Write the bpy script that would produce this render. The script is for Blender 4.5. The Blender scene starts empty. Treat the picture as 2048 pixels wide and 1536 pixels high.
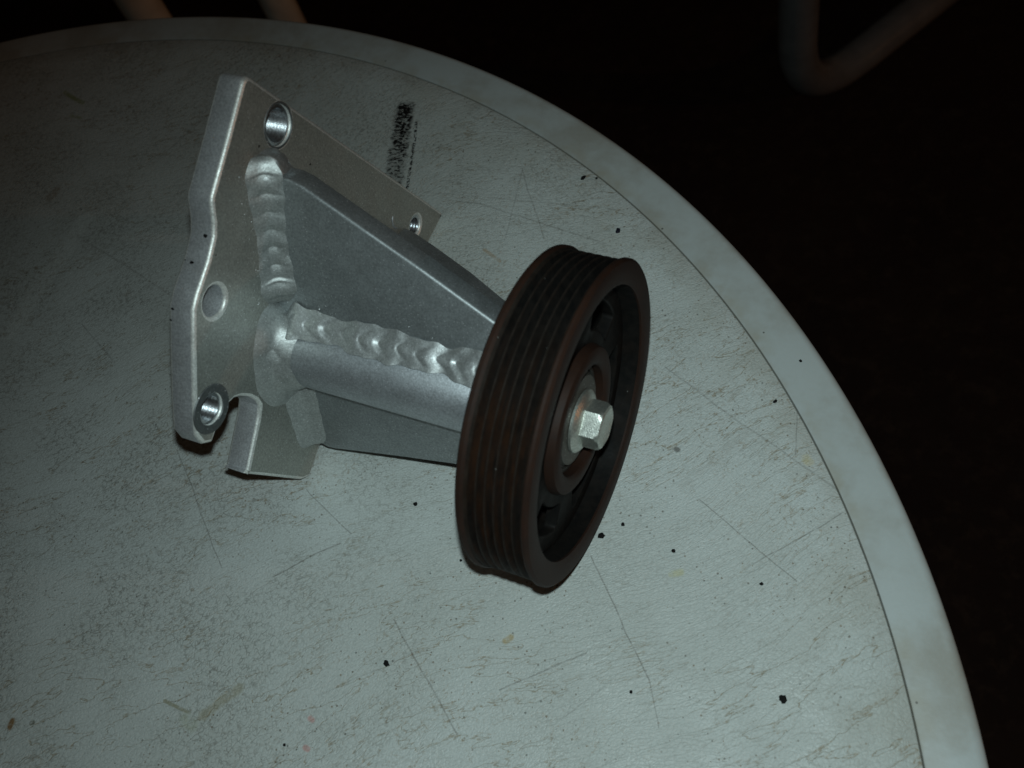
import bpy, bmesh, math, random
from mathutils import Vector, Matrix
random.seed(7)
S = bpy.context.scene
COL = S.collection
R_ = math.radians

# ------------------------------------------------------------------ camera, world, lamps, exposure
CAM = Vector((0.0736, -0.1069, 0.2998))
RIGHT = Vector((0.90709, 0.36960, -0.20145))
UP = Vector((-0.23980, 0.84706, 0.47432))
FWD = Vector((-0.34595, 0.38194, -0.85699))
FPX = 2000.0                                   # focal length in pixels of the 2048 wide photograph
cd = bpy.data.cameras.new('camera')
cam = bpy.data.objects.new('camera', cd)
COL.objects.link(cam)
m = Matrix((RIGHT, UP, -FWD)).transposed().to_4x4()
m.translation = CAM
cam.matrix_world = m
cd.sensor_width = 36.0
cd.lens = 36.0 * FPX / 2048.0
cd.clip_start = 0.01
cd.clip_end = 60.0
cd.dof.use_dof = True
cd.dof.focus_distance = 0.335
cd.dof.aperture_fstop = 17.0
S.camera = cam

w = bpy.data.worlds.new('World')
S.world = w
w.use_nodes = True
w.node_tree.nodes['Background'].inputs[0].default_value = (1.0, 0.66, 0.42, 1)   # the dim warm night around
w.node_tree.nodes['Background'].inputs[1].default_value = 0.012

def lamp(name, kind, loc, target, energy, color, **kw):
    l = bpy.data.lights.new(name, kind)
    l.energy = energy
    l.color = color
    for k, v in kw.items():
        setattr(l, k, v)
    o = bpy.data.objects.new(name, l)
    COL.objects.link(o)
    o.location = loc
    o.rotation_euler = (Vector(target) - Vector(loc)).to_track_quat('-Z', 'Y').to_euler()
    return o

# the camera's own flash, a little above the lens
lamp('camera_flash', 'SPOT', CAM + UP * 0.019 - RIGHT * 0.001, (0.055, -0.045, 0.0), 2.3, (0.80, 1.0, 1.01),
     spot_size=R_(116), spot_blend=1.0, shadow_soft_size=0.0035)
# a distant warm porch lamp, beyond the chair
lamp('porch_lamp', 'POINT', (2.3, 0.55, 0.35), (0, 0, 0), 9.0, (1.0, 0.40, 0.14), shadow_soft_size=0.03)

S.view_settings.view_transform = 'Standard'
S.view_settings.look = 'None'
S.view_settings.exposure = 0.0
S.view_settings.gamma = 1.0

# ------------------------------------------------------------------ helpers
def ray(px, py):
    return RIGHT * ((px - 1024) / FPX) - UP * ((py - 768) / FPX) + FWD

def at_z(px, py, z):
    r = ray(px, py)
    return CAM + r * ((z - CAM.z) / r.z)

def at_x(px, py, x):
    r = ray(px, py)
    return CAM + r * ((x - CAM.x) / r.x)

def tag(o, label=None, cat=None, group=None, kind=None):
    if label: o['label'] = label
    if cat: o['category'] = cat
    if group: o['group'] = group
    if kind: o['kind'] = kind
    return o

def empty(name, loc=(0, 0, 0)):
    o = bpy.data.objects.new(name, None)
    o.empty_display_size = 0.02
    COL.objects.link(o)
    o.location = loc
    return o

def link(name, me, mat, parent=None, smooth=True):
    me.name = name
    if mat:
        me.materials.clear()
        me.materials.append(mat)
    if smooth:
        me.shade_smooth()
        try:
            me.set_sharp_from_angle(angle=R_(35))
        except Exception:
            pass
    o = bpy.data.objects.new(name, me)
    COL.objects.link(o)
    if parent:
        o.parent = parent
        o.matrix_parent_inverse = Matrix.Translation(-parent.location)
    return o

def mesh_of(bm):
    bmesh.ops.recalc_face_normals(bm, faces=bm.faces)
    me = bpy.data.meshes.new('m')
    bm.to_mesh(me)
    bm.free()
    return me

def lathe_x(profile, cy=0.0, cz=0.0475, n=128, close=False, phase=0.0):
    """profile of (x, r) turned about an axis parallel to world X."""
    bm = bmesh.new()
    rings = []
    for x, r in profile:
        rings.append([bm.verts.new((x, cy + r * math.cos(2 * math.pi * (k + phase) / n), cz + r * math.sin(2 * math.pi * (k + phase) / n))) for k in range(n)])
    pairs = list(zip(rings, rings[1:])) + ([(rings[-1], rings[0])] if close else [])
    for a, b in pairs:
        for k in range(n):
            bm.faces.new((a[k], a[(k + 1) % n], b[(k + 1) % n], b[k]))
    if not close:
        bm.faces.new(rings[0])
        bm.faces.new(rings[-1])
    return mesh_of(bm)

def lathe_z(profile, cx, cy, n=256, cap_first=False, cap_last=False):
    bm = bmesh.new()
    rings = []
    for r, z in profile:
        rings.append([bm.verts.new((cx + r * math.cos(2 * math.pi * k / n), cy + r * math.sin(2 * math.pi * k / n), z)) for k in range(n)])
    for a, b in zip(rings, rings[1:]):
        for k in range(n):
            bm.faces.new((a[k], a[(k + 1) % n], b[(k + 1) % n], b[k]))
    if cap_first: bm.faces.new(rings[0])
    if cap_last: bm.faces.new(rings[-1])
    return mesh_of(bm)

def tube_path(pts, r, n=24):
    """round tube swept along points, capped."""
    bm = bmesh.new()
    pts = [Vector(p) for p in pts]
    rings = []
    nrm = None
    for i, p in enumerate(pts):
        t = (pts[min(i + 1, len(pts) - 1)] - pts[max(i - 1, 0)]).normalized()
        if nrm is None:
            nrm = t.orthogonal().normalized()
        nrm = (nrm - t * nrm.dot(t)).normalized()
        b = t.cross(nrm)
        rings.append([bm.verts.new(p + (nrm * math.cos(2 * math.pi * k / n) + b * math.sin(2 * math.pi * k / n)) * r) for k in range(n)])
    for a, b in zip(rings, rings[1:]):
        for k in range(n):
            bm.faces.new((a[k], a[(k + 1) % n], b[(k + 1) % n], b[k]))
    bm.faces.new(rings[0])
    bm.faces.new(rings[-1])
    return mesh_of(bm)

def prism(poly, d0, d1, bevel=0.0005, seg=2, side_mat=0):
    """poly: list of Vector (any plane); extruded from +d0 to +d1 (vectors)."""
    bm = bmesh.new()
    a = [bm.verts.new(p + d0) for p in poly]
    b = [bm.verts.new(p + d1) for p in poly]
    bm.faces.new(a)
    bm.faces.new(list(reversed(b)))
    n = len(poly)
    for i in range(n):
        bm.faces.new((a[i], b[i], b[(i + 1) % n], a[(i + 1) % n])).material_index = side_mat
    bmesh.ops.recalc_face_normals(bm, faces=bm.faces)
    if bevel:
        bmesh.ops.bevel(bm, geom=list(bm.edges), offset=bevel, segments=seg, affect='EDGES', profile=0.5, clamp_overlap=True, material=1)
    return mesh_of(bm)

def round_corners(poly, radii, seg=6):
    out = []
    n = len(poly)
    for i in range(n):
        p = Vector(poly[i]); a = Vector(poly[i - 1]); b = Vector(poly[(i + 1) % n])
        r = radii[i]
        if r <= 0:
            out.append(p)
            continue
        u = (a - p).normalized(); v = (b - p).normalized()
        ang = u.angle(v)
        d = min(r / math.tan(ang / 2), (a - p).length * .48, (b - p).length * .48)
        for k in range(seg + 1):
            t = k / seg
            q = (p + u * d) * (1 - t) ** 2 + p * 2 * t * (1 - t) + (p + v * d) * t ** 2
            out.append(q)
    return out

# ------------------------------------------------------------------ node helpers
class NT:
    def __init__(self, name):
        self.mat = bpy.data.materials.new(name)
        self.mat.use_nodes = True
        self.t = self.mat.node_tree
        self.b = self.t.nodes['Principled BSDF']
        self._pos = None
    def new(self, k): return self.t.nodes.new(k)
    def put(self, sock, v):
        if isinstance(v, bpy.types.NodeSocket): self.t.links.new(v, sock)
        elif isinstance(v, (tuple, list)) and len(v) == 3 and sock.type == 'RGBA': sock.default_value = (*v, 1)
        else: sock.default_value = v
    def pos(self):
        if self._pos is None:
            self._pos = self.new('ShaderNodeNewGeometry').outputs['Position']
        return self._pos
    def math(self, op, a, b=None, c=None, clamp=False):
        n = self.new('ShaderNodeMath'); n.operation = op; n.use_clamp = clamp
        self.put(n.inputs[0], a)
        if b is not None: self.put(n.inputs[1], b)
        if c is not None: self.put(n.inputs[2], c)
        return n.outputs[0]
    def vmath(self, op, a, b=None, scale=None):
        n = self.new('ShaderNodeVectorMath'); n.operation = op
        self.put(n.inputs[0], a)
        if b is not None: self.put(n.inputs[1], b)
        if scale is not None: self.put(n.inputs['Scale'], scale)
        return n.outputs['Value'] if op in ('LENGTH', 'DOT_PRODUCT', 'DISTANCE') else n.outputs['Vector']
    def noise(self, scale, detail=3, rough=.55, vec=None, dist=0.0, color=False):
        n = self.new('ShaderNodeTexNoise')
        self.put(n.inputs['Vector'], vec if vec is not None else self.pos())
        n.inputs['Scale'].default_value = scale; n.inputs['Detail'].default_value = detail
        n.inputs['Roughness'].default_value = rough; n.inputs['Distortion'].default_value = dist
        return n.outputs['Color' if color else 'Fac']
    def voro(self, scale, feature='F1', vec=None, out='Distance', rnd=1.0):
        n = self.new('ShaderNodeTexVoronoi'); n.feature = feature
        self.put(n.inputs['Vector'], vec if vec is not None else self.pos())
        n.inputs['Scale'].default_value = scale; n.inputs['Randomness'].default_value = rnd
        return n.outputs[out]
    def ramp(self, v, a, b, lo=0.0, hi=1.0):
        n = self.new('ShaderNodeMapRange'); n.interpolation_type = 'SMOOTHSTEP'
        self.put(n.inputs['Value'], v)
        n.inputs['From Min'].default_value = a; n.inputs['From Max'].default_value = b
        n.inputs['To Min'].default_value = lo; n.inputs['To Max'].default_value = hi
        return n.outputs['Result']
    def mix(self, f, a, b):
        n = self.new('ShaderNodeMix'); n.data_type = 'RGBA'
        self.put(n.inputs[0], f); self.put(n.inputs[6], a); self.put(n.inputs[7], b)
        return n.outputs[2]
    def scale(self, vec, s):
        return self.vmath('MULTIPLY', vec, s)
    def bump(self, h, strength=.5, dist=.0005, normal=None):
        n = self.new('ShaderNodeBump')
        self.put(n.inputs['Height'], h)
        n.inputs['Strength'].default_value = strength; n.inputs['Distance'].default_value = dist
        if normal is not None: self.put(n.inputs['Normal'], normal)
        return n.outputs['Normal']
    def set(self, **k):
        names = dict(color='Base Color', rough='Roughness', metal='Metallic', normal='Normal', spec='Specular IOR Level', coat='Coat Weight')
        for a, v in k.items(): self.put(self.b.inputs[names[a]], v)
        return self.mat
    def seg(self, a, b, wdt, soft=None):
        """1 on a stroke from a to b (world x, y), 0 elsewhere"""
        ax, ay = a; bx, by = b
        d = Vector((bx - ax, by - ay)); L = d.length; d /= L
        q = self.vmath('SUBTRACT', self._warp, (ax, ay, 0))
        u = self.vmath('DOT_PRODUCT', q, (d.x, d.y, 0))
        v = self.vmath('DOT_PRODUCT', q, (-d.y, d.x, 0))
        uu = self.math('SUBTRACT', u, self.math('MINIMUM', self.math('MAXIMUM', u, 0.0), L))
        dist = self.math('SQRT', self.math('ADD', self.math('MULTIPLY', uu, uu), self.math('MULTIPLY', v, v)))
        return self.ramp(dist, wdt * .35, wdt * (soft or 1.0), 1, 0)

# ------------------------------------------------------------------ materials
def mat_table_top():
    n = NT('textured_plastic')
    pos = n.pos()
    flat = n.scale(pos, (1, 1, 0))
    rot = n.new('ShaderNodeVectorRotate'); rot.rotation_type = 'Z_AXIS'
    n.put(rot.inputs['Vector'], flat); rot.inputs['Angle'].default_value = R_(-36)
    big = n.vmath('SUBTRACT', n.noise(5.5, 1, .5, flat, color=True), (.5, .5, .5))
    warp = n.vmath('ADD', rot.outputs[0], n.scale(big, (.05, .11, 0)))
    # long swirling wrinkles holding dirt
    st = n.scale(n.vmath('ADD', warp, n.scale(n.vmath('SUBTRACT', n.noise(110, 3, .6, flat, color=True), (.5, .5, .5)), (.0035, .0035, 0))), (20, 85, 1))
    w1 = n.noise(1.0, 4, .60, st)
    line1 = n.ramp(n.math('ABSOLUTE', n.math('SUBTRACT', w1, .5)), .001, .011, 1, 0)
    st2 = n.scale(n.vmath('ADD', warp, (3.1, 1.7, 0)), (90, 260, 1))
    w2 = n.noise(1.0, 2, .6, st2, dist=.25)
    line2 = n.ramp(n.math('ABSOLUTE', n.math('SUBTRACT', w2, .5)), .006, .045, 1, 0)
    w3 = n.noise(1.0, 4, .65, n.scale(flat, (75, 60, 1)), dist=.35)
    line3 = n.ramp(n.math('ABSOLUTE', n.math('SUBTRACT', w3, .5)), .002, .013, 1, 0)
    patch1 = n.ramp(n.noise(16, 3, .5, n.vmath('ADD', flat, (5, 2, 0))), .38, .56)
    patch2 = n.ramp(n.noise(22, 3, .5, n.vmath('ADD', flat, (1, 7, 0))), .42, .60)
    patch3 = n.ramp(n.noise(13, 2, .5, n.vmath('ADD', flat, (8, 4, 0))), .40, .56)
    broken = n.ramp(n.noise(650, 3, .7, flat), .42, .60)
    l1 = n.math('MULTIPLY', line1, n.math('MULTIPLY', patch1, n.math('ADD', n.math('MULTIPLY', broken, .7), .3)))
    l2 = n.math('MULTIPLY', line2, n.math('MULTIPLY', patch2, broken))
    l3 = n.math('MULTIPLY', line3, n.math('MULTIPLY', patch3, broken))
    # pebbled grain
    st4 = n.scale(n.vmath('ADD', warp, n.scale(n.vmath('SUBTRACT', n.noise(300, 2, .5, flat, color=True), (.5, .5, .5)), (.0022, .0022, 0))), (640, 900, 1))
    cell = n.voro(1.0, 'DISTANCE_TO_EDGE', st4)
    crease = n.ramp(cell, .02, .16, 1, 0)
    left = n.ramp(n.vmath('DOT_PRODUCT', flat, (1, 0, 0)), -.16, .06, 1, .25)    # the far half is the more worn
    grain = n.math('MULTIPLY', n.math('MULTIPLY', crease, n.ramp(n.noise(28, 3, .6, flat), .36, .62)), left)
    grain = n.math('MULTIPLY', grain, n.ramp(n.noise(500, 2, .6, flat), .40, .62))
    # dark pits
    pv = n.new('ShaderNodeTexVoronoi'); n.put(pv.inputs['Vector'], flat); pv.inputs['Scale'].default_value = 640
    pr = n.new('ShaderNodeSeparateColor'); n.put(pr.inputs[0], pv.outputs['Color'])
    lim = n.ramp(pr.outputs[0], .25, 1.0, 0.0, .22)
    pit = n.math('LESS_THAN', pv.outputs['Distance'], lim)
    pit = n.math('MULTIPLY', pit, n.ramp(n.noise(20, 3, .6, n.vmath('ADD', flat, (2, 2, 0))), .36, .58, .12, .9))
    # colour
    base = n.mix(n.ramp(n.noise(7, 4, .6, flat), .35, .65), (.60, .635, .62), (.50, .525, .50))
    base = n.mix(n.math('MULTIPLY', n.ramp(n.noise(1500, 3, .85, flat), .40, .64), .48), base, (.38, .39, .36))
    rr = n.vmath('LENGTH', n.vmath('SUBTRACT', flat, (TC[0], TC[1], 0)))
    near_rim = n.math('MULTIPLY', n.ramp(rr, .300, .344), n.ramp(n.noise(40, 4, .6, flat), .38, .62))
    base = n.mix(n.math('MULTIPLY', near_rim, .35), base, (.36, .34, .28))
    col = n.mix(n.math('MULTIPLY', l1, .75, clamp=True), base, (.27, .21, .13))
    col = n.mix(n.math('MULTIPLY', l2, .28, clamp=True), col, (.22, .19, .14))
    col = n.mix(n.math('MULTIPLY', l3, .48, clamp=True), col, (.28, .21, .13))
    col = n.mix(n.math('MULTIPLY', grain, .60, clamp=True), col, (.15, .14, .12))
    col = n.mix(n.math('MULTIPLY', pit, .75), col, n.mix(pr.outputs[1], (.05, .05, .045), (.22, .14, .07)))
    col = n.mix(n.math('MULTIPLY', n.ramp(rr, .3441, .3444), .6), col, (.10, .085, .06))
    # scratches and stains
    wob = n.vmath('SUBTRACT', n.noise(60, 2, .5, flat, color=True), (.5, .5, .5))
    n._warp = n.vmath('ADD', flat, n.scale(wob, (.002, .002, 0)))
    def P(x, y):
        p = at_z(x, y, 0); return (p.x, p.y)
    dark = [((1181, 1110), (1298, 1360), .00035, .8), ((1298, 1360), (1318, 1455), .0003, .6), ((1000, 1379), (1171, 1306), .0004, .7),
            ((788, 1240), (915, 1471), .0004, .7), ((356, 900), (443, 1136), .00035, .7), ((1332, 734), (1450, 822), .0005, .5),
            ((1450, 822), (1680, 985), .0005, .45), ((1044, 337), (1087, 478), .0004, .55), ((895, 400), (962, 408), .0005, .55), ((962, 408), (1200, 484), .0005, .5),
            ((1399, 1000), (1592, 1161), .0003, .8), ((1683, 1029), (1508, 1128), .0003, .75), ((679, 1086), (546, 1152), .0004, .8),
            ((613, 979), (700, 1066), .0003, .7), ((1595, 822), (1590, 912), .0003, .6), ((840, 383), (1240, 420), .0004, .35),
            ((165, 650), (225, 720), .0005, .5), ((560, 110), (300, 330), .0004, .4), ((1010, 480), (1045, 340), .0004, .4),
            ((170, 480), (340, 590), .0006, .4), ((640, 1390), (840, 1300), .0004, .3), ((1120, 1440), (1210, 1370), .0004, .4)]
    brk = n.ramp(n.noise(420, 2, .6, flat), .30, .55, .35, 1)
    for a, b, wd, k in dark:
        s = n.math('MULTIPLY', n.seg(P(*a), P(*b), wd * .9), n.math('MULTIPLY', brk, k * .66))
        col = n.mix(s, col, (.13, .115, .10))
    for a, b, wd, k, c in [((1365, 972), (1492, 865), .0022, .35, (.40, .40, .37)), ((20, 665), (170, 440), .006, .40, (.66, .69, .66)),
                           ((330, 1402), (380, 1428), .0008, .6, (.20, .17, .06)), ((408, 1432), (478, 1378), .0025, .4, (.25, .20, .08)),
                           ((370, 1440), (385, 1450), .003, .3, (.30, .32, .18)), ((130, 185), (165, 205), .0016, .7, (.22, .26, .06)), ((140, 232), (160, 238), .0012, .5, (.22, .26, .06)),
                           ((1345, 1148), (1362, 1145), .0016, .55, (.50, .47, .24)), ((1012, 1282), (1022, 1275), .0014, .7, (.38, .27, .10)),
                           ((1612, 918), (1618, 925), .002, .5, (.55, .45, .2)), ((968, 500), (1000, 522), .001, .5, (.35, .22, .10)),
                           ((620, 1436), (624, 1440), .0012, .6, (.55, .22, .20)), ((612, 1497), (616, 1500), .0012, .6, (.55, .22, .20)),
                           ((20, 1452), (26, 1440), .0016, .9, (.20, .10, .02)), ((64, 1445), (68, 1444), .0010, .9, (.08, .07, .03)),
                           ((100, 395), (115, 380), .003, .4, (.20, .12, .05)), ((1488, 770), (1460, 800), .001, .3, (.3, .26, .2)), ((430, 70), (455, 72), .004, .6, (.16, .13, .09)),
                           ((1352, 898), (1354, 900), .0013, .8, (.14, .13, .12))]:
        s = n.math('MULTIPLY', n.seg(P(*a), P(*b), wd), k)
        s = n.math('MULTIPLY', s, n.ramp(n.noise(300, 3, .6, flat), .32, .55, .3, 1))
        col = n.mix(s, col, c)
    # the black rubbed mark beyond the bracket: ink caught on the grain of the plastic
    a = Vector(P(812, 206)); b = Vector(P(786, 372))
    d = (b - a); L = d.length; d /= L
    nr = Vector((-d.y, d.x))
    q = n.vmath('SUBTRACT', n._warp, (a.x, a.y, 0))
    u = n.vmath('DOT_PRODUCT', q, (d.x, d.y, 0)); v = n.vmath('DOT_PRODUCT', q, (nr.x, nr.y, 0))
    v0 = v
    vv = n.math('ABSOLUTE', n.math('ADD', v, n.math('MULTIPLY', n.math('SUBTRACT', n.noise(260, 3, .6, flat), .5), .0050)))
    body = n.math('MULTIPLY', n.ramp(vv, .0026, .0050, 1, 0), n.math('MULTIPLY', n.ramp(u, -.001, .0015), n.ramp(u, L * .9, L * 1.15, 1, 0)))
    comb = n.new('ShaderNodeCombineXYZ'); n.put(comb.inputs[0], n.math('MULTIPLY', u, 1000.0)); n.put(comb.inputs[1], n.math('MULTIPLY', v, 400.0))
    ink = n.noise(1.0, 4, .65, comb.outputs[0], dist=1.0)
    inkm = n.math('MULTIPLY', body, n.ramp(n.math('ADD', ink, n.math('MULTIPLY', n.ramp(u, 0, L, .045, -.035), 1.0)), .475, .535))
    col = n.mix(n.math("MULTIPLY", body, .5), col, (.20, .20, .185))
    col = n.mix(inkm, col, (.006, .006, .006))
    v2 = n.math('ABSOLUTE', n.math('SUBTRACT', v, V2SIGN * .0062))
    side = n.math('MULTIPLY', n.ramp(v2, .0003, .0009, 1, 0), n.math('MULTIPLY', n.ramp(u, .009, .012), n.ramp(n.noise(900, 2, .6, flat), .45, .55)))
    side = n.math('MULTIPLY', side, n.ramp(u, L * 1.05, L * 1.1, 1, 0))
    col = n.mix(side, col, (.01, .01, .01))
    # height
    h = n.math('ADD', n.math('MULTIPLY', n.ramp(cell, 0, .25), .5), n.math('MULTIPLY', line2, -.5))
    h = n.math('ADD', h, n.math('MULTIPLY', line1, -.7))
    h = n.math('ADD', h, n.math('MULTIPLY', n.noise(380, 4, .6, warp), .9))
    nor = n.bump(h, .50, .00022)
    return n.set(color=col, rough=n.ramp(n.noise(60, 3, .6, flat), .3, .7, .42, .6), normal=nor, spec=.4)

def mat_rim():
    n = NT('smooth_rim_plastic')
    pos = n.pos()
    flat = n.scale(pos, (1, 1, 0))
    base = n.mix(n.ramp(n.noise(26, 5, .65, flat), .40, .66), (.46, .485, .475), (.355, .345, .31))
    base = n.mix(n.math('MULTIPLY', n.ramp(n.noise(700, 2, .7), .40, .62), .15), base, (.42, .43, .41))
    rr = n.vmath('LENGTH', n.vmath('SUBTRACT', flat, (TC[0], TC[1], 0)))
    inner = n.math('MULTIPLY', n.ramp(rr, .345, .352, 1, 0), n.ramp(n.noise(55, 4, .6, flat), .42, .62))
    col = n.mix(n.math('MULTIPLY', inner, .5), base, (.34, .30, .22))
    col = n.mix(n.math('MULTIPLY', n.ramp(rr, .3447, .3450, 1, 0), .6), col, (.10, .085, .06))
    pit = n.math('LESS_THAN', n.voro(90, vec=flat), .035)
    col = n.mix(n.math('MULTIPLY', pit, .75), col, (.06, .05, .04))
    return n.set(color=col, rough=.45, normal=n.bump(n.noise(500, 3, .6), .18, .0002), spec=.4)

def mat_alu(name, base, rough, metal, dirt=.3, scale=1.0, grain=.25):
    n = NT(name)
    mott = n.ramp(n.noise(70 * scale, 4, .6), .35, .68)
    c = n.mix(mott, base, tuple(v * .90 for v in base))
    c = n.mix(n.math('MULTIPLY', n.ramp(n.noise(1500, 3, .85), .38, .62), .55), c, tuple(v * .45 for v in base))
    spk = n.math('LESS_THAN', n.voro(800), .13)  # white dots painted in as glints of the metal grain
    c = n.mix(n.math('MULTIPLY', spk, .6), c, (.95, .97, 1.0))
    d = n.ramp(n.noise(38, 5, .7, n.vmath('ADD', n.pos(), (3, 1, 2))), .58, .72)
    c = n.mix(n.math('MULTIPLY', d, dirt), c, (.20, .17, .12))
    r = n.ramp(n.noise(160 * scale, 4, .65), .3, .7, rough - .03, rough + .05)
    nor = n.bump(n.math('ADD', n.noise(2200, 2, .6), n.math('MULTIPLY', n.noise(300, 3, .6), .6)), grain, .00012)
    return n.set(color=c, rough=r, metal=metal, normal=nor)

def mat_edge_marks(name, base, rough, metal, marks):
    """aluminium with a few small black nicks at given places"""
    m_ = mat_alu(name, base, rough, metal)
    return m_

def mat_paint_rust():
    n = NT('black_paint_with_rust')
    pos = n.pos()
    rad = n.vmath('LENGTH', n.vmath('MULTIPLY', pos, (0, 1, 1)))
    q = n.vmath('SUBTRACT', n.vmath('MULTIPLY', pos, (0, 1, 1)), (0, 0, .0475))
    rad = n.vmath('LENGTH', q)
    sep = n.new('ShaderNodeSeparateXYZ'); n.put(sep.inputs[0], pos)
    edge = n.ramp(rad, .0470, .0473)                                   # flange crowns worn to rust
    ring = n.noise(1.0, 3, .6, n.scale(pos, (900, 60, 60)))
    low = n.math('MULTIPLY', n.ramp(sep.outputs[1], .010, -.030), n.ramp(rad, .041, .042))
    rust = n.math('MAXIMUM', n.math('MULTIPLY', edge, .9), n.math('MULTIPLY', low, n.ramp(ring, .38, .60, .2, 1)))
    rust = n.math('MAXIMUM', rust, n.math('MULTIPLY', n.ramp(n.noise(90, 4, .6), .5, .7), .15))
    tipc = n.mix(n.ramp(n.noise(300, 3, .6), .3, .7), (.023, .0175, .0140), (.013, .0095, .0075))
    tip = n.ramp(rad, .0463, .04675)  # greyish worn rib tips, with the rib highlights also put into their colour
    rcol = n.mix(n.ramp(n.noise(200, 4, .65), .3, .7), (.015, .0078, .0052), (.026, .0115, .0060))
    c = n.mix(rust, n.mix(n.ramp(n.noise(350, 3, .6), .3, .7), (.005, .0048, .0046), (.010, .0085, .0075)), rcol)
    c = n.mix(n.math('MULTIPLY', tip, .75), c, tipc)
    dust = n.math('LESS_THAN', n.voro(150), .03)
    c = n.mix(n.math('MULTIPLY', dust, .6), c, (.16, .16, .15))
    return n.set(color=c, rough=n.ramp(n.noise(120, 3, .6), .3, .7, .50, .70), normal=n.bump(n.noise(900, 4, .6), .35, .00015), spec=.10)

def mat_rust_rim():
    n = NT('rusty_rim_steel')
    c = n.mix(n.ramp(n.noise(120, 5, .65), .3, .7), (.018, .0080, .0050), (.026, .0108, .0062))
    c = n.mix(n.math('MULTIPLY', n.ramp(n.noise(700, 2, .7), .45, .65), .4), c, (.018, .011, .009))
    return n.set(color=c, rough=.62, normal=n.bump(n.noise(900, 4, .6), .4, .00015), spec=.2)

def mat_simple(name, col, rough, metal=0.0, var=.25, bump=.2, scale=120, spec=.4):
    n = NT(name)
    c = n.mix(n.ramp(n.noise(scale, 4, .6), .3, .7), col, tuple(v * (1 - var) for v in col))
    return n.set(color=c, rough=rough, metal=metal, normal=n.bump(n.noise(scale * 6, 3, .6), bump, .0002), spec=spec)

TC = (-0.2131, -0.1820)       # centre of the round table
TR, TI = 0.3614, 0.3448       # its radius, radius of the seam line
V2SIGN = 1.0
M_TOP = mat_table_top()
M_RIM = mat_rim()
M_PLATE = mat_alu('cast_aluminium_plate', (.50, .505, .465), .50, .80, .35)  # slightly warm base stands in for warm surroundings reflected in the face
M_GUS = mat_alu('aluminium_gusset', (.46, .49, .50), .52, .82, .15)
M_EDGE = mat_alu('edge_highlight_aluminium', (.97, .98, .94), .47, .60, .15, 2.0, grain=.5)  # flash highlight along the bevels put into a brighter base colour
M_CUT = mat_alu('lit_cut_aluminium_edge', (.74, .76, .78), .54, .72, .25)  # lighter copy of the metal: cut sides and gusset slopes painted as lit
M_TUBE = mat_alu('aluminium_tube', (.60, .63, .66), .50, .82, .12, grain=.35)
M_WELD = mat_alu('weld_metal', (.60, .62, .62), .49, .82, .25, 2.0, grain=.35)
M_WELD_DULL = mat_alu('dull_weld_metal', (.56, .58, .57), .50, .82, .25, 1.5, grain=.4)
M_THREAD = mat_alu('bright_thread', (.72, .75, .78), .30, 1.0, .1)
M_WASH = mat_alu('stained_ring', (.20, .21, .21), .55, .8, .3)
M_DULL = mat_alu('dull_washer', (.13, .125, .11), .6, .6, .5)
M_PAINT = mat_paint_rust()
M_RUST = mat_rust_rim()
M_BOLT = mat_alu('zinc_plated_bolt', (.70, .72, .66), .42, .9, .35, 2.0, grain=.5)
M_BEAR = mat_simple('bearing_shield', (.06, .058, .052), .5, .4)
M_CRUMB = mat_simple('black_grit', (.010, .009, .009), .8, 0, .5, .8, 900, .2)
M_CRUMB_B = mat_simple('blue_black_grit', (.012, .013, .030), .6, 0, .5, .8, 900, .3)
M_STEEL = mat_simple('painted_tube', (.15, .15, .15), .16, 0, .25, .12, 40, .5)
M_CREAM = mat_simple('cream_painted_tube', (.72, .70, .62), .35, 0, .2, .12, 40, .5)
M_SEAT = mat_simple('woven_seat', (.10, .05, .03), .8, 0, .4, .4, 60)
M_WOOD = mat_simple('brown_wood', (.10, .035, .016), .55, 0, .45, .3, 30)

def mat_ground():
    n = NT('dark_brown_ground')
    c = n.mix(n.ramp(n.noise(6, 6, .65), .35, .68), (.026, .014, .010), (.018, .010, .008))
    c = n.mix(n.ramp(n.noise(60, 4, .7), .48, .70), c, (.034, .020, .014))
    return n.set(color=c, rough=.85, normal=n.bump(n.noise(70, 5, .65), .6, .004), spec=.1)

# ------------------------------------------------------------------ setting: ground and table
FLOOR = -0.42
bm = bmesh.new()
vs = [bm.verts.new((x, y, FLOOR)) for x, y in ((-20, -20), (20, -20), (20, 20), (-20, 20))]
bm.faces.new(vs)
tag(link('ground', mesh_of(bm), mat_ground(), smooth=False), 'dark brown ground in shadow around the table', kind='structure')

table = tag(empty('round_table', (TC[0], TC[1], FLOOR)), 'low round off-white plastic table with scratched grained top and smooth rim', 'table')
prof = [(TI - .0002, -.0010), (TI - .0004, -.0003), (TI - .0010, 0.0), (TI - .01, 0.0)]
r = TI - .01
while r > .012:
    r -= .02
    prof.append((max(r, .002), 0.0))
link('table_top', lathe_z(list(reversed(prof)), *TC, n=360, cap_first=True), M_TOP, table)
rp = [(TI - .0002, -.0010), (TI + .0001, -.0002), (TI + .0008, .00005), (TR - .0032, .00005)]
for k in range(1, 11):
    a = k / 10 * math.pi / 2
    rp.append((TR - .0032 + .0032 * math.sin(a), .00005 - .0032 * (1 - math.cos(a))))
rp += [(TR + .0005, -.022), (TR - .0025, -.023), (TR - .003, -.006), (.05, -.006)]
link('rim', lathe_z(rp, *TC, n=360), M_RIM, table)
for k in range(4):
    a = R_(20 + 90 * k)
    p0 = Vector((TC[0] + .26 * math.cos(a), TC[1] + .26 * math.sin(a), -.006))
    p1 = Vector((TC[0] + .30 * math.cos(a), TC[1] + .30 * math.sin(a), FLOOR))
    link('leg', tube_path([p0, p0.lerp(p1, .5), p1], .017, 20), M_RIM, table)

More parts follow.
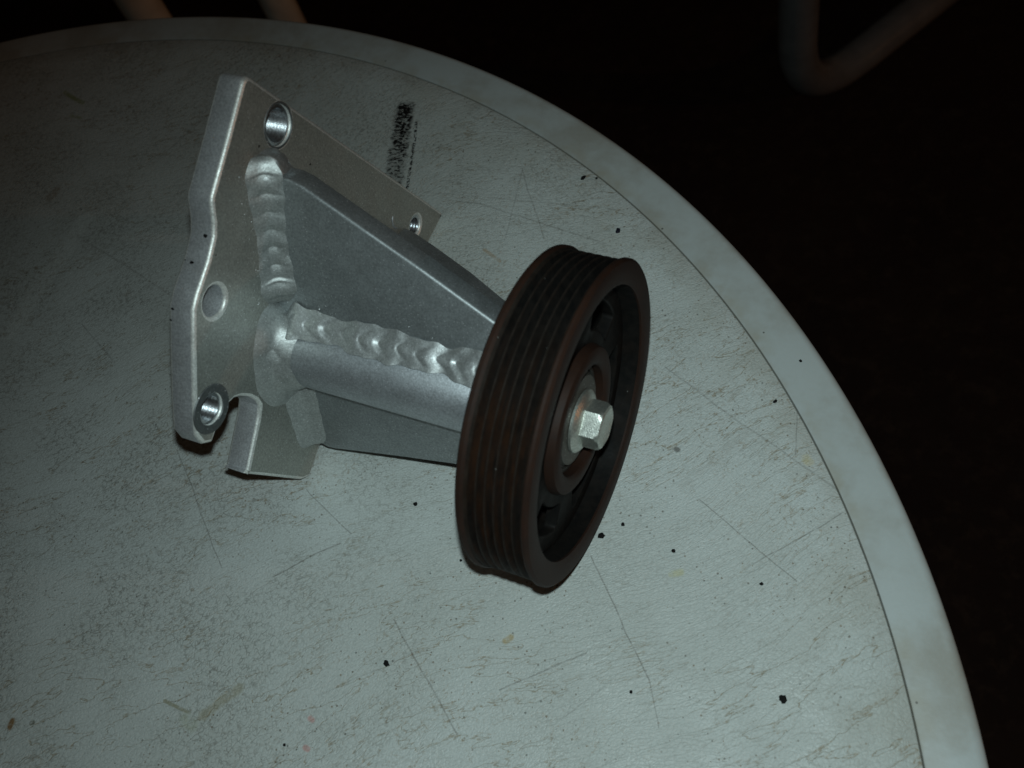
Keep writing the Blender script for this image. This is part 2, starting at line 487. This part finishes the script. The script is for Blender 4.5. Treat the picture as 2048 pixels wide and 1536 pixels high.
# ------------------------------------------------------------------ the bracket and pulley
AX = .0475                    # height of the pulley's axis over the table
XP = -.1025                   # front face of the mounting plate
TP = .0088                    # plate thickness
unit = tag(empty('pulley_bracket', (XP, 0, 0)),
           'welded aluminium bracket with a black grooved rusty pulley bolted on, lying on the round table', 'pulley bracket')

def yz(px, py, zmin=.0006):
    p = at_x(px, py, XP)
    return (p.y, max(p.z, zmin))

outline = [(491, 147), (456, 282), (425, 394), (424, 406), (429, 446), (429, 474), (418, 522), (395, 590), (387.7, 620), (387.7, 701), (389.5, 808), (393, 872),
           (407, 889), (425, 885), (432.5, 865), (446.8, 833), (457.6, 809), (470, 797), (482, 793), (500.5, 794), (514, 801), (521, 812), (518.4, 837), (497, 940), (490, 948),
           (529, 952), (604, 960), (620.5, 953), (633, 916), (640, 893)]
poly = [yz(*p) for p in outline]
poly += [(.000, .0035), (.040, .0012), (.0735, .0006), yz(868, 482), yz(881, 441), yz(885.6, 425.7)]
rad = [0.003] + [0] * (len(poly) - 1)
rad[1] = 0; rad[11] = .003; rad[14] = .01; rad[-1] = .0006; rad[24] = .0015
poly = [(p.x, p.y) for p in round_corners([Vector(p) for p in poly], rad)]

def yzc(px, py): return at_x(px, py, XP)
holes = [(yzc(430, 603), .0046), (yzc(557, 251), .0058), (yzc(423, 818), .0047), (yzc(831, 452), .0040)]

def curve_solid(loops, xc, thick, bev):
    """outline with holes in the (y, z) plane, thickened along X, its arrises rounded"""
    cu = bpy.data.curves.new('outline', 'CURVE')
    cu.dimensions = '2D'; cu.fill_mode = 'BOTH'
    cu.extrude = thick / 2 - bev; cu.bevel_depth = bev; cu.bevel_resolution = 2; cu.offset = -bev
    for pts in loops:
        sp = cu.splines.new('POLY'); sp.points.add(len(pts) - 1); sp.use_cyclic_u = True
        for i, p in enumerate(pts): sp.points[i].co = (p[0], p[1], 0, 1)
    tmp = bpy.data.objects.new('tmp', cu)
    COL.objects.link(tmp)
    bpy.context.view_layer.update()
    me = bpy.data.meshes.new_from_object(tmp.evaluated_get(bpy.context.evaluated_depsgraph_get()))
    bpy.data.objects.remove(tmp)
    me.transform(Matrix(((0, 0, 1, xc), (1, 0, 0, 0), (0, 1, 0, 0), (0, 0, 0, 1))))
    return me
def circ(y, z, r, n=40, d=1):
    return [(y + r * math.cos(2 * math.pi * k * d / n), z + r * math.sin(2 * math.pi * k * d / n)) for k in range(n)]
me = curve_solid([poly] + [circ(c.y, c.z, r, 40, -1) for c, r in holes], XP - TP / 2, TP, .0011)
plate = link('mounting_plate', me, M_PLATE, unit)
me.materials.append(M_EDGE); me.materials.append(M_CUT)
for p in me.polygons:                          # arris with a painted highlight, cut sides in the lit copy of the metal
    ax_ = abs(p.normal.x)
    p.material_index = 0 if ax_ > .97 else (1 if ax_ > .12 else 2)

def thread(c, r, mat, pitch=.0012):
    pr = [(XP - TP - .0001, r)]
    x = XP - TP + .0003
    while x < XP - .0010:
        pr += [(x, r - .00015), (x + pitch / 2, r - .0007)]
        x += pitch
    pr += [(XP - .0008, r - .0001)]
    pr += [(XP - .0008, r + .0004), (XP - TP - .0001, r + .0004)]
    o = link('threaded_insert', lathe_x(pr, c.y, c.z, 48, close=True), mat, unit)
    o.parent = plate
    o.matrix_parent_inverse = Matrix()
    return o
def ring(name, c, r0, r1, th, mat):
    pr = [(XP - .0001, r0), (XP + th, r0 + .0002), (XP + th, r1 - .0003), (XP - .0001, r1)]
    o = link(name, lathe_x(pr, c.y, c.z, 56, close=True), mat, unit)
    o.parent = plate
    o.matrix_parent_inverse = Matrix()
    return o
thread(holes[1][0], .0056, M_THREAD)
thread(holes[2][0], .0045, M_THREAD)
thread(holes[3][0], .0038, M_THREAD)
ring('washer_ring', holes[2][0], .0049, .0077, .00025, M_WASH)
ring('hole_lip', holes[1][0], .0060, .0068, .0002, M_WASH)

# tube
link('support_tube', lathe_x([(XP - .0005, .0125), (-.024, .0125), (-.021, .0115)], 0, AX, 72), M_TUBE, unit)
link('spacer', lathe_x([(-.026, .0145), (-.0253, .0155), (-.018, .0155), (-.0175, .0148)], 0, AX, 64), M_TUBE, unit)

def radial(ang):
    a = R_(ang)
    return Vector((0, math.cos(a), math.sin(a))), Vector((0, -math.sin(a), math.cos(a)))
C0 = Vector((0, 0, AX))
def gusset(ang, off0, off1, prof, label=None):
    u, nn = radial(ang)
    poly = [Vector((x, 0, 0)) + C0 + u * r for x, r in prof]
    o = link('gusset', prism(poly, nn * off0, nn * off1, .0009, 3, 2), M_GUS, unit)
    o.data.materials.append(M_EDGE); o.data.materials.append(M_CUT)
    if label: o['label'] = label
    return o
G1 = 60
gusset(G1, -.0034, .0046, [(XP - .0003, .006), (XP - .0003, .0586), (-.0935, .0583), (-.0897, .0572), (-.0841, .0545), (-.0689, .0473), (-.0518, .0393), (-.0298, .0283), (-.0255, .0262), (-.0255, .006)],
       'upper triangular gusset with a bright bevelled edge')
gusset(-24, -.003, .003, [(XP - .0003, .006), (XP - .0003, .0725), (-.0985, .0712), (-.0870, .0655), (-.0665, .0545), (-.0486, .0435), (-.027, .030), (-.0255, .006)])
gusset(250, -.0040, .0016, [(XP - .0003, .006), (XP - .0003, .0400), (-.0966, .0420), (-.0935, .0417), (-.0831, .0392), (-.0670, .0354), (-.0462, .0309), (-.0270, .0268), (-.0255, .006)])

# weld beads: swept fillets whose surface is a run of overlapping crescents
def weld(path, na, nb, rad0, pitch, name='weld_bead', mat=None, amp=.16, jitter=.10, n=20, arc=1.0, seed=1, flat=.13, closed=False, ends=True):
    """path: function s(0..1)->Vector ; na, nb: functions giving the two surface directions at s"""
    rnd = random.Random(seed)
    K = 240
    pts = [path(i / (K - 1)) for i in range(K)]
    L = sum((pts[i + 1] - pts[i]).length for i in range(K - 1))
    jit = [rnd.uniform(-1, 1) for _ in range(400)]
    bm = bmesh.new()
    rows = []
    acc = 0.0
    for i in range(K):
        s = i / (K - 1)
        if i: acc += (pts[i] - pts[i - 1]).length
        a, b = na(s), nb(s)
        row = []
        for k in range(n + 1):
            t = k / n                                   # from direction a to direction b
            th = t * math.pi / 2
            cres = math.sin(t * math.pi)
            ph = (acc + arc * pitch * .6 * cres) / pitch
            idx = int(math.floor(ph)); fr = ph - idx
            bead = 1 - abs(2 * fr ** 1.25 - 1) ** 2.6    # a cushion, a little steeper in front
            j0, j1 = jit[idx % 400], jit[(idx + 1) % 400]
            sm = max(0, (fr - .7) / .3); sm = sm * sm * (3 - 2 * sm)
            cz = min(1.0, cres * 1.25)                  # the toes run out into the parent metal
            jr = 1 + jitter * ((j0 * (1 - sm) + j1 * sm) * cz + .35 * math.sin(acc * 900 + seed) * (1 - cz))
            rr = rad0(s) * jr * (1 - amp * cz * (1 - bead))
            bulge = 1 + flat * cres
            if ends:
                e = min(1, min(acc, L - acc) / (rad0(s) * .8) + .12)
                rr *= math.sqrt(max(0, 1 - (1 - e) ** 2))
            d = a * math.cos(th) + b * math.sin(th)
            row.append(bm.verts.new(pts[i] + d * rr * bulge / (math.cos(th) + math.sin(th))))
        row.append(bm.verts.new(pts[i] - (a + b) * rad0(s) * .15))
        rows.append(row)
    for A, B in zip(rows, rows[1:]):
        m_ = len(A)
        for k in range(m_):
            bm.faces.new((A[k], A[(k + 1) % m_], B[(k + 1) % m_], B[k]))
    if not closed:
        bm.faces.new(rows[0]); bm.faces.new(rows[-1])
    return link(name, mesh_of(bm), mat or M_WELD, unit)

Xd = Vector((1, 0, 0))
u1, n1 = radial(G1)
face1 = .0046
# gusset 1 to plate
def pth(s): return Vector((XP, 0, 0)) + C0 + n1 * face1 + u1 * (.064 - s * (.064 - .018))
weld(pth, lambda s: Xd, lambda s: n1, lambda s: .0066 + .0006 * math.sin(s * 9), .0056, amp=.085, jitter=.10, flat=-.10, arc=.35, mat=M_WELD_DULL, seed=3)
# other side, same gusset
def pth2(s): return Vector((XP, 0, 0)) + C0 - n1 * .0034 + u1 * (.061 - s * (.063 - .018))
weld(pth2, lambda s: Xd, lambda s: -n1, lambda s: .0045, .005, amp=.08, flat=.0, seed=5)
# cap weld over the gusset's outer end
def pth3(s): return Vector((XP, 0, 0)) + C0 + u1 * .0580 + n1 * (-.005 + s * .013)
weld(pth3, lambda s: Xd, lambda s: u1, lambda s: .0062, .006, amp=.06, seed=8)
# gusset 1 to tube
phi = math.asin(face1 / .0125) + R_(G1)
pc = Vector((0, .0125 * math.cos(phi), AX + .0125 * math.sin(phi)))
tn = Vector((0, -math.sin(phi), math.cos(phi)))
def pth4(s): return pc + Vector((XP + .003 + s * (.0765), 0, 0)) + n1 * (.0004 * math.sin(s * 23))
weld(pth4, lambda s: u1, lambda s: tn, lambda s: .0058 + .0007 * math.sin(s * 15 + 1) + .0004 * math.sin(s * 41), .0064, amp=.13, jitter=.13, arc=1.3, flat=.0, seed=11)
# ring round the tube's foot
def pring(s):
    a = R_(72) + s * R_(205)
    return Vector((XP, .0125 * math.cos(a), AX + .0125 * math.sin(a)))
weld(pring, lambda s: Xd, lambda s: Vector((0, math.cos(R_(72) + s * R_(205)), math.sin(R_(72) + s * R_(205)))), lambda s: .0086 - .0008 * s + .0006 * math.sin(s * 14), .0085, amp=.06, jitter=.05, flat=-.2, mat=M_WELD_DULL, seed=21)
# gusset 3 to plate, camera side
u3, n3 = radial(250)
def pg3(s): return Vector((XP, 0, 0)) + C0 - n3 * .0040 + u3 * (.011 + s * .030)
weld(pg3, lambda s: Xd, lambda s: -n3, lambda s: .0074 - .0010 * s, .0085, amp=.05, jitter=.06, flat=-.18, arc=.3, mat=M_WELD_DULL, seed=31)
rs = random.Random(4)
bm = bmesh.new()
for _ in range(26):
    t = rs.uniform(.02, .062); side = rs.choice((-1, 1))
    p = Vector((XP, 0, 0)) + C0 + u1 * t + n1 * (face1 + rs.uniform(.0068, .010)) if side > 0 else C0 + Vector((XP + rs.uniform(.010, .07), 0, 0)) + n1 * face1 + u1 * rs.uniform(.0165, .020)
    rr_ = rs.uniform(.00012, .00030)
    ret = bmesh.ops.create_icosphere(bm, subdivisions=1, radius=rr_)
    for v in ret['verts']: v.co += p
tag(link('weld_spatter', mesh_of(bm), M_WELD, unit), kind='stuff')
# small raised burr by the last hole
bc = yzc(795, 436)
arcp = [Vector((XP + .0001, bc.y + .0036 * math.cos(a), bc.z + .0036 * math.sin(a))) for a in [R_(120 + 9 * k) for k in range(12)]]
link('burr', tube_path(arcp, .00035, 8), M_TUBE, unit)

# pulley wheel
def P_(name, me, mat, par=None): return link(name, me, mat, par or unit)
W = .0201
gp = [(-W, .0405), (-W, .0468), (-W + .0006, .0474), (-W + .0015, .0475), (-W + .0024, .0468)]
x0 = -W + .0030; pitch = .00255
for k in range(6):
    gp += [(x0 + k * pitch, .0468), (x0 + k * pitch + pitch * .36, .0448), (x0 + k * pitch + pitch * .50, .0443), (x0 + k * pitch + pitch * .62, .0448), (x0 + (k + 1) * pitch - pitch * .12, .0468)]
xe = x0 + 6 * pitch

gp += [(xe + .0004, .0472), (-.0006, .0473), (-.0001, .0466), (0, .0455), (0, .0415), (-.0005, .0408), (-.0040, .0400), (-.0085, .0398), (-.0115, .0398), (-W + .001, .0400)]
wheel = P_('pulley_wheel', lathe_x(gp, 0, AX, 256, close=True), M_PAINT)
def sub(o):
    o.parent = wheel
    o.matrix_parent_inverse = Matrix()
    return o
# worn rusty faces of the two flanges: bands just proud of the paint
sub(P_('front_flange', lathe_x([(-.0016, .04735), (-.0013, .04758), (-.0005, .04755), (.00015, .0468), (.00025, .0456), (.00025, .0417), (-.0004, .0402), (-.0010, .0402), (-.0010, .0462)], 0, AX, 256, close=True), M_RUST))
sub(P_('rear_flange', lathe_x([(-W + .0022, .0471), (-W + .0014, .04765), (-W + .0004, .04758), (-W - .0002, .0468), (-W - .0002, .0420), (-W + .0004, .0420), (-W + .0008, .0466)], 0, AX, 256, close=True), M_RUST))
# web with openings, spokes and hub
sub(P_('hub', lathe_x([(-W + .002, .0165), (-.0040, .0165), (-.0034, .0170), (-.0030, .0180), (-.0030, .0205), (-.0036, .0216), (-.0050, .0221), (-.0095, .0228), (-.0108, .0252), (-.0150, .0252), (-.0150, .022), (-W + .002, .022)], 0, AX, 160, close=True), M_RUST))
def kidney(a0, half, r0, r1):
    pts = [(r1, a0 - half + 2 * half * k / 8) for k in range(9)] + [(r0, a0 + half - 2 * half * k / 8) for k in range(9)]
    pts = round_corners([Vector((r * math.cos(R_(a)), AX + r * math.sin(R_(a)))) for r, a in pts], [.0022 if k in (0, 8, 9, 17) else 0 for k in range(18)], 4)
    return [(p.x, p.y) for p in pts]
sub(P_('web', curve_solid([circ(0, AX, .0399, 128), circ(0, AX, .0190, 96, -1)] + [list(reversed(kidney(-158 + 60 * k, 19, .0262, .0345))) for k in range(6)], -.0082, .0040, .0006), M_PAINT))
sub(P_('bearing', lathe_x([(-.0170, .0164), (-.0066, .0164), (-.0062, .0158), (-.0062, .0148), (-.0070, .0146), (-.0070, .0120), (-.0066, .0118), (-.0066, .0090), (-.0170, .0090)], 0, AX, 96, close=True), M_BEAR))
# flanged hex bolt
bolt = link('bolt', lathe_x([(-.0064, .0050), (-.0064, .0132), (-.0058, .0135), (-.0050, .0132), (-.0047, .0060)], 0, AX, 72), M_DULL, unit)
bolt['label'] = 'washer and flanged hexagon bolt holding the pulley'
def sb(o):
    o.parent = bolt
    o.matrix_parent_inverse = Matrix()
    return o
sb(link('bolt_flange', lathe_x([(-.0048, .0088), (-.0046, .0093), (-.0038, .0094), (-.0030, .0086), (-.0022, .0068)], 0, AX, 72), M_BOLT, unit))
# hex head with rounded crown
bm = bmesh.new()
A0 = 118 - 30
def hexring(x, r, circ=0.0, n=48):
    vs = []
    for k in range(n):
        a = 2 * math.pi * k / n
        d = (a % (math.pi / 3)) - math.pi / 6
        hr = r * math.cos(math.pi / 6) / math.cos(d)
        rr = min(hr, circ) if circ else hr
        aa = a + R_(A0)
        vs.append(bm.verts.new((x, rr * math.cos(aa), AX + rr * math.sin(aa))))
    return vs
HR = .0070
rings = [hexring(-.0032, HR), hexring(.0018, HR), hexring(.0024, HR, HR * .965), hexring(.0030, HR, HR * .90), hexring(.0033, HR * .86, HR * .80), hexring(.0029, HR * .7, HR * .62), hexring(.0026, HR * .3, HR * .25)]
for a, b in zip(rings, rings[1:]):
    for k in range(48):
        bm.faces.new((a[k], a[(k + 1) % 48], b[(k + 1) % 48], b[k]))
bm.faces.new(rings[0]); bm.faces.new(rings[-1])
sb(link('hex_head', mesh_of(bm), M_BOLT, unit))

# ------------------------------------------------------------------ grit on the table
def grit(px, py, size, label, mat=M_CRUMB, seed=0, flat=.55, long=1.0):
    rnd = random.Random(seed * 13 + 5)
    bm = bmesh.new()
    bmesh.ops.create_icosphere(bm, subdivisions=2, radius=1.0)
    c = at_z(px, py, 0)
    a = rnd.uniform(0, 3.1)
    for v in bm.verts:
        f = 1 + rnd.uniform(-.28, .25)
        x, y, z = v.co.x * f * long, v.co.y * f, v.co.z * f * flat
        v.co = Vector((x * math.cos(a) - y * math.sin(a), x * math.sin(a) + y * math.cos(a), max(z, -.4 * flat))) * size
    lo = min(v.co.z for v in bm.verts)
    for v in bm.verts: v.co.z -= lo - .00003
    o = link('grit_crumb', mesh_of(bm), mat)
    o.location = c
    tag(o, label, 'crumb', 'dark crumbs of grit scattered on the table top')
k = .00017 / 2 * 1.0
G = [(1566, 1398, 13, 'largest round black crumb, near the lower right of the table top', M_CRUMB, 1.05),
     (1203, 1072, 12, 'angular black crumb just right of the bottom of the pulley', M_CRUMB, 1.1),
     (1246, 1049, 7, 'small crumb just above and right of the angular crumb beside the pulley', M_CRUMB, 1.0),
     (1347, 1102, 8, 'black crumb on bare table well to the right of the pulley foot', M_CRUMB, 1.0),
     (1523, 1168, 6, 'small black crumb between the pulley and the lower right rim', M_CRUMB, 1.2),
     (773, 1327, 9, 'jagged black crumb below and left of the pulley', M_CRUMB, 1.5),
     (831, 1008, 8, 'black crumb left of the pulley, below the lower gusset', M_CRUMB, 1.2),
     (1167, 356, 10, 'larger of the two black crumbs near the seam beyond the bracket', M_CRUMB, 1.4),
     (1193, 357, 6, 'smaller of the two black crumbs near the seam beyond the bracket', M_CRUMB, 1.0),
     (1236, 462, 10, 'blue-black crumb just beyond the top of the pulley', M_CRUMB_B, 1.4),
     (1601, 722, 6, 'tiny black crumb lying on the smooth rim to the right', M_CRUMB, 1.0),
     (1550, 803, 6, 'narrow black crumb inside the seam right of the pulley', M_CRUMB, 1.6),
     (1262, 1384, 6, 'small brown-black crumb at the end of a scratch, bottom middle', M_CRUMB, 1.0),
     (569, 1490, 6, 'small dark crumb near the bottom edge, left of the middle', M_CRUMB, 1.0),
     (922, 1121, 5, 'tiny crumb touching the shadow at the pulley bottom left', M_CRUMB, 1.0)]
for i, (x, y, s, lab, mt, lg) in enumerate(G):
    grit(x, y, s * k, lab, mt, i, long=lg)

# small black nicks on the edge of the plate
def nick(px, py, x, size, seed):
    rnd = random.Random(seed)
    r = ray(px, py)
    hit, loc, nor, idx = plate_bvh.ray_cast(CAM, r.normalized())[0] is not None, *plate_bvh.ray_cast(CAM, r.normalized())[:3]
    if not loc: return
    q = nor.to_track_quat('Z', 'Y')
    bm = bmesh.new()
    bmesh.ops.create_icosphere(bm, subdivisions=1, radius=1.0)
    for v in bm.verts:
        v.co = loc + q @ Vector((v.co.x * size * rnd.uniform(.6, 1.3), v.co.y * size * rnd.uniform(.4, 1.0), v.co.z * .00012))
    o = link('nick', mesh_of(bm), M_CRUMB, unit)
    o.parent = plate
    o.matrix_parent_inverse = Matrix()
from mathutils.bvhtree import BVHTree
plate_bvh = BVHTree.FromPolygons([v.co.copy() for v in plate.data.vertices], [tuple(p.vertices) for p in plate.data.polygons])
for i, (px, py, s) in enumerate([(411, 472, .0008), (384, 525, .0009), (371, 520, .0003), (345, 618, .0006), (342, 640, .0006), (518, 293, .0005), (555, 307, .0004), (620, 329, .0005), (751, 331, .0004), (432, 510, .0003), (340, 655, .0005)]):
    nick(px, py, 0, s, i)

# ------------------------------------------------------------------ chairs in the dark beyond the table
def bend(pts, r, seg=10):
    pts = [Vector(p) for p in pts]
    out = [pts[0]]
    for a, p, b in zip(pts, pts[1:], pts[2:]):
        u = (a - p).normalized(); v = (b - p).normalized()
        d = r / math.tan(u.angle(v) / 2)
        for k in range(seg + 1):
            t = k / seg
            out.append((p + u * d) * (1 - t) ** 2 + p * 2 * t * (1 - t) + (p + v * d) * t ** 2)
    out.append(pts[-1])
    return out

TRAD = .0162
leg_b = at_z(1590, 215, FLOOR + TRAD)
run_d = at_z(1862, 0, FLOOR + TRAD) - leg_b
run_d.z = 0; run_d.normalize()
sidev = Vector((-run_d.y, run_d.x, 0))
if sidev.dot(Vector((-1, 1, 0))) < 0: sidev = -sidev
chair = tag(empty('patio_chair', (leg_b.x, leg_b.y, FLOOR)), 'pale tubular patio chair with a bent sled runner on the dark ground, upper right', 'chair')
for s in (0, .46):
    p = leg_b + sidev * s
    top = p + Vector((0, 0, .42)) - run_d * .01
    end = p + run_d * .50
    back = end + Vector((0, 0, .42)) + run_d * .03
    link('runner', tube_path(bend([top, p, end, back], .085), TRAD, 28), M_STEEL, chair)
q0 = leg_b + Vector((0, 0, .43)); 
link('seat', prism([q0, q0 + run_d * .5, q0 + run_d * .5 + sidev * .46, q0 + sidev * .46], Vector((0, 0, -.01)), Vector((0, 0, .012)), .004), M_SEAT, chair)
q1 = q0 + run_d * .52
link('backrest', prism([q1, q1 + sidev * .46, q1 + sidev * .46 + Vector((0, 0, .42)) + run_d * .1, q1 + Vector((0, 0, .42)) + run_d * .1], run_d * -.008, run_d * .008, .004), M_SEAT, chair)

def along(px, py, depth): return CAM + ray(px, py) * depth
lp = along(283, 12, .80); lq = along(556, 5, .95)
chair2 = tag(empty('garden_chair', (lp.x, lp.y, FLOOR)), 'pale tubular garden chair with straight legs behind the table, upper left', 'chair')
dd = Vector((lq.x - lp.x, lq.y - lp.y, 0))
sd = Vector((-dd.y, dd.x, 0))  .normalized() * .60
if sd.dot(Vector((-1, 1, 0))) < 0: sd = -sd
for base in (lp, lq, lp + sd, lq + sd):
    b = Vector((base.x, base.y, FLOOR))
    link('leg', tube_path([b, b + Vector((0, 0, .2)), b + Vector((0, 0, .44))], TRAD, 24), M_CREAM, chair2)
z = FLOOR + .45
c0 = Vector((lp.x, lp.y, z))
link('seat', prism([c0, c0 + dd, c0 + dd + sd, c0 + sd], Vector((0, 0, -.01)), Vector((0, 0, .012)), .004), M_SEAT, chair2)
c1 = c0 + sd
link('backrest', prism([c1, c1 + dd, c1 + dd + Vector((0, 0, .42)) + sd * .15, c1 + Vector((0, 0, .42)) + sd * .15], sd.normalized() * -.008, sd.normalized() * .008, .004), M_SEAT, chair2)
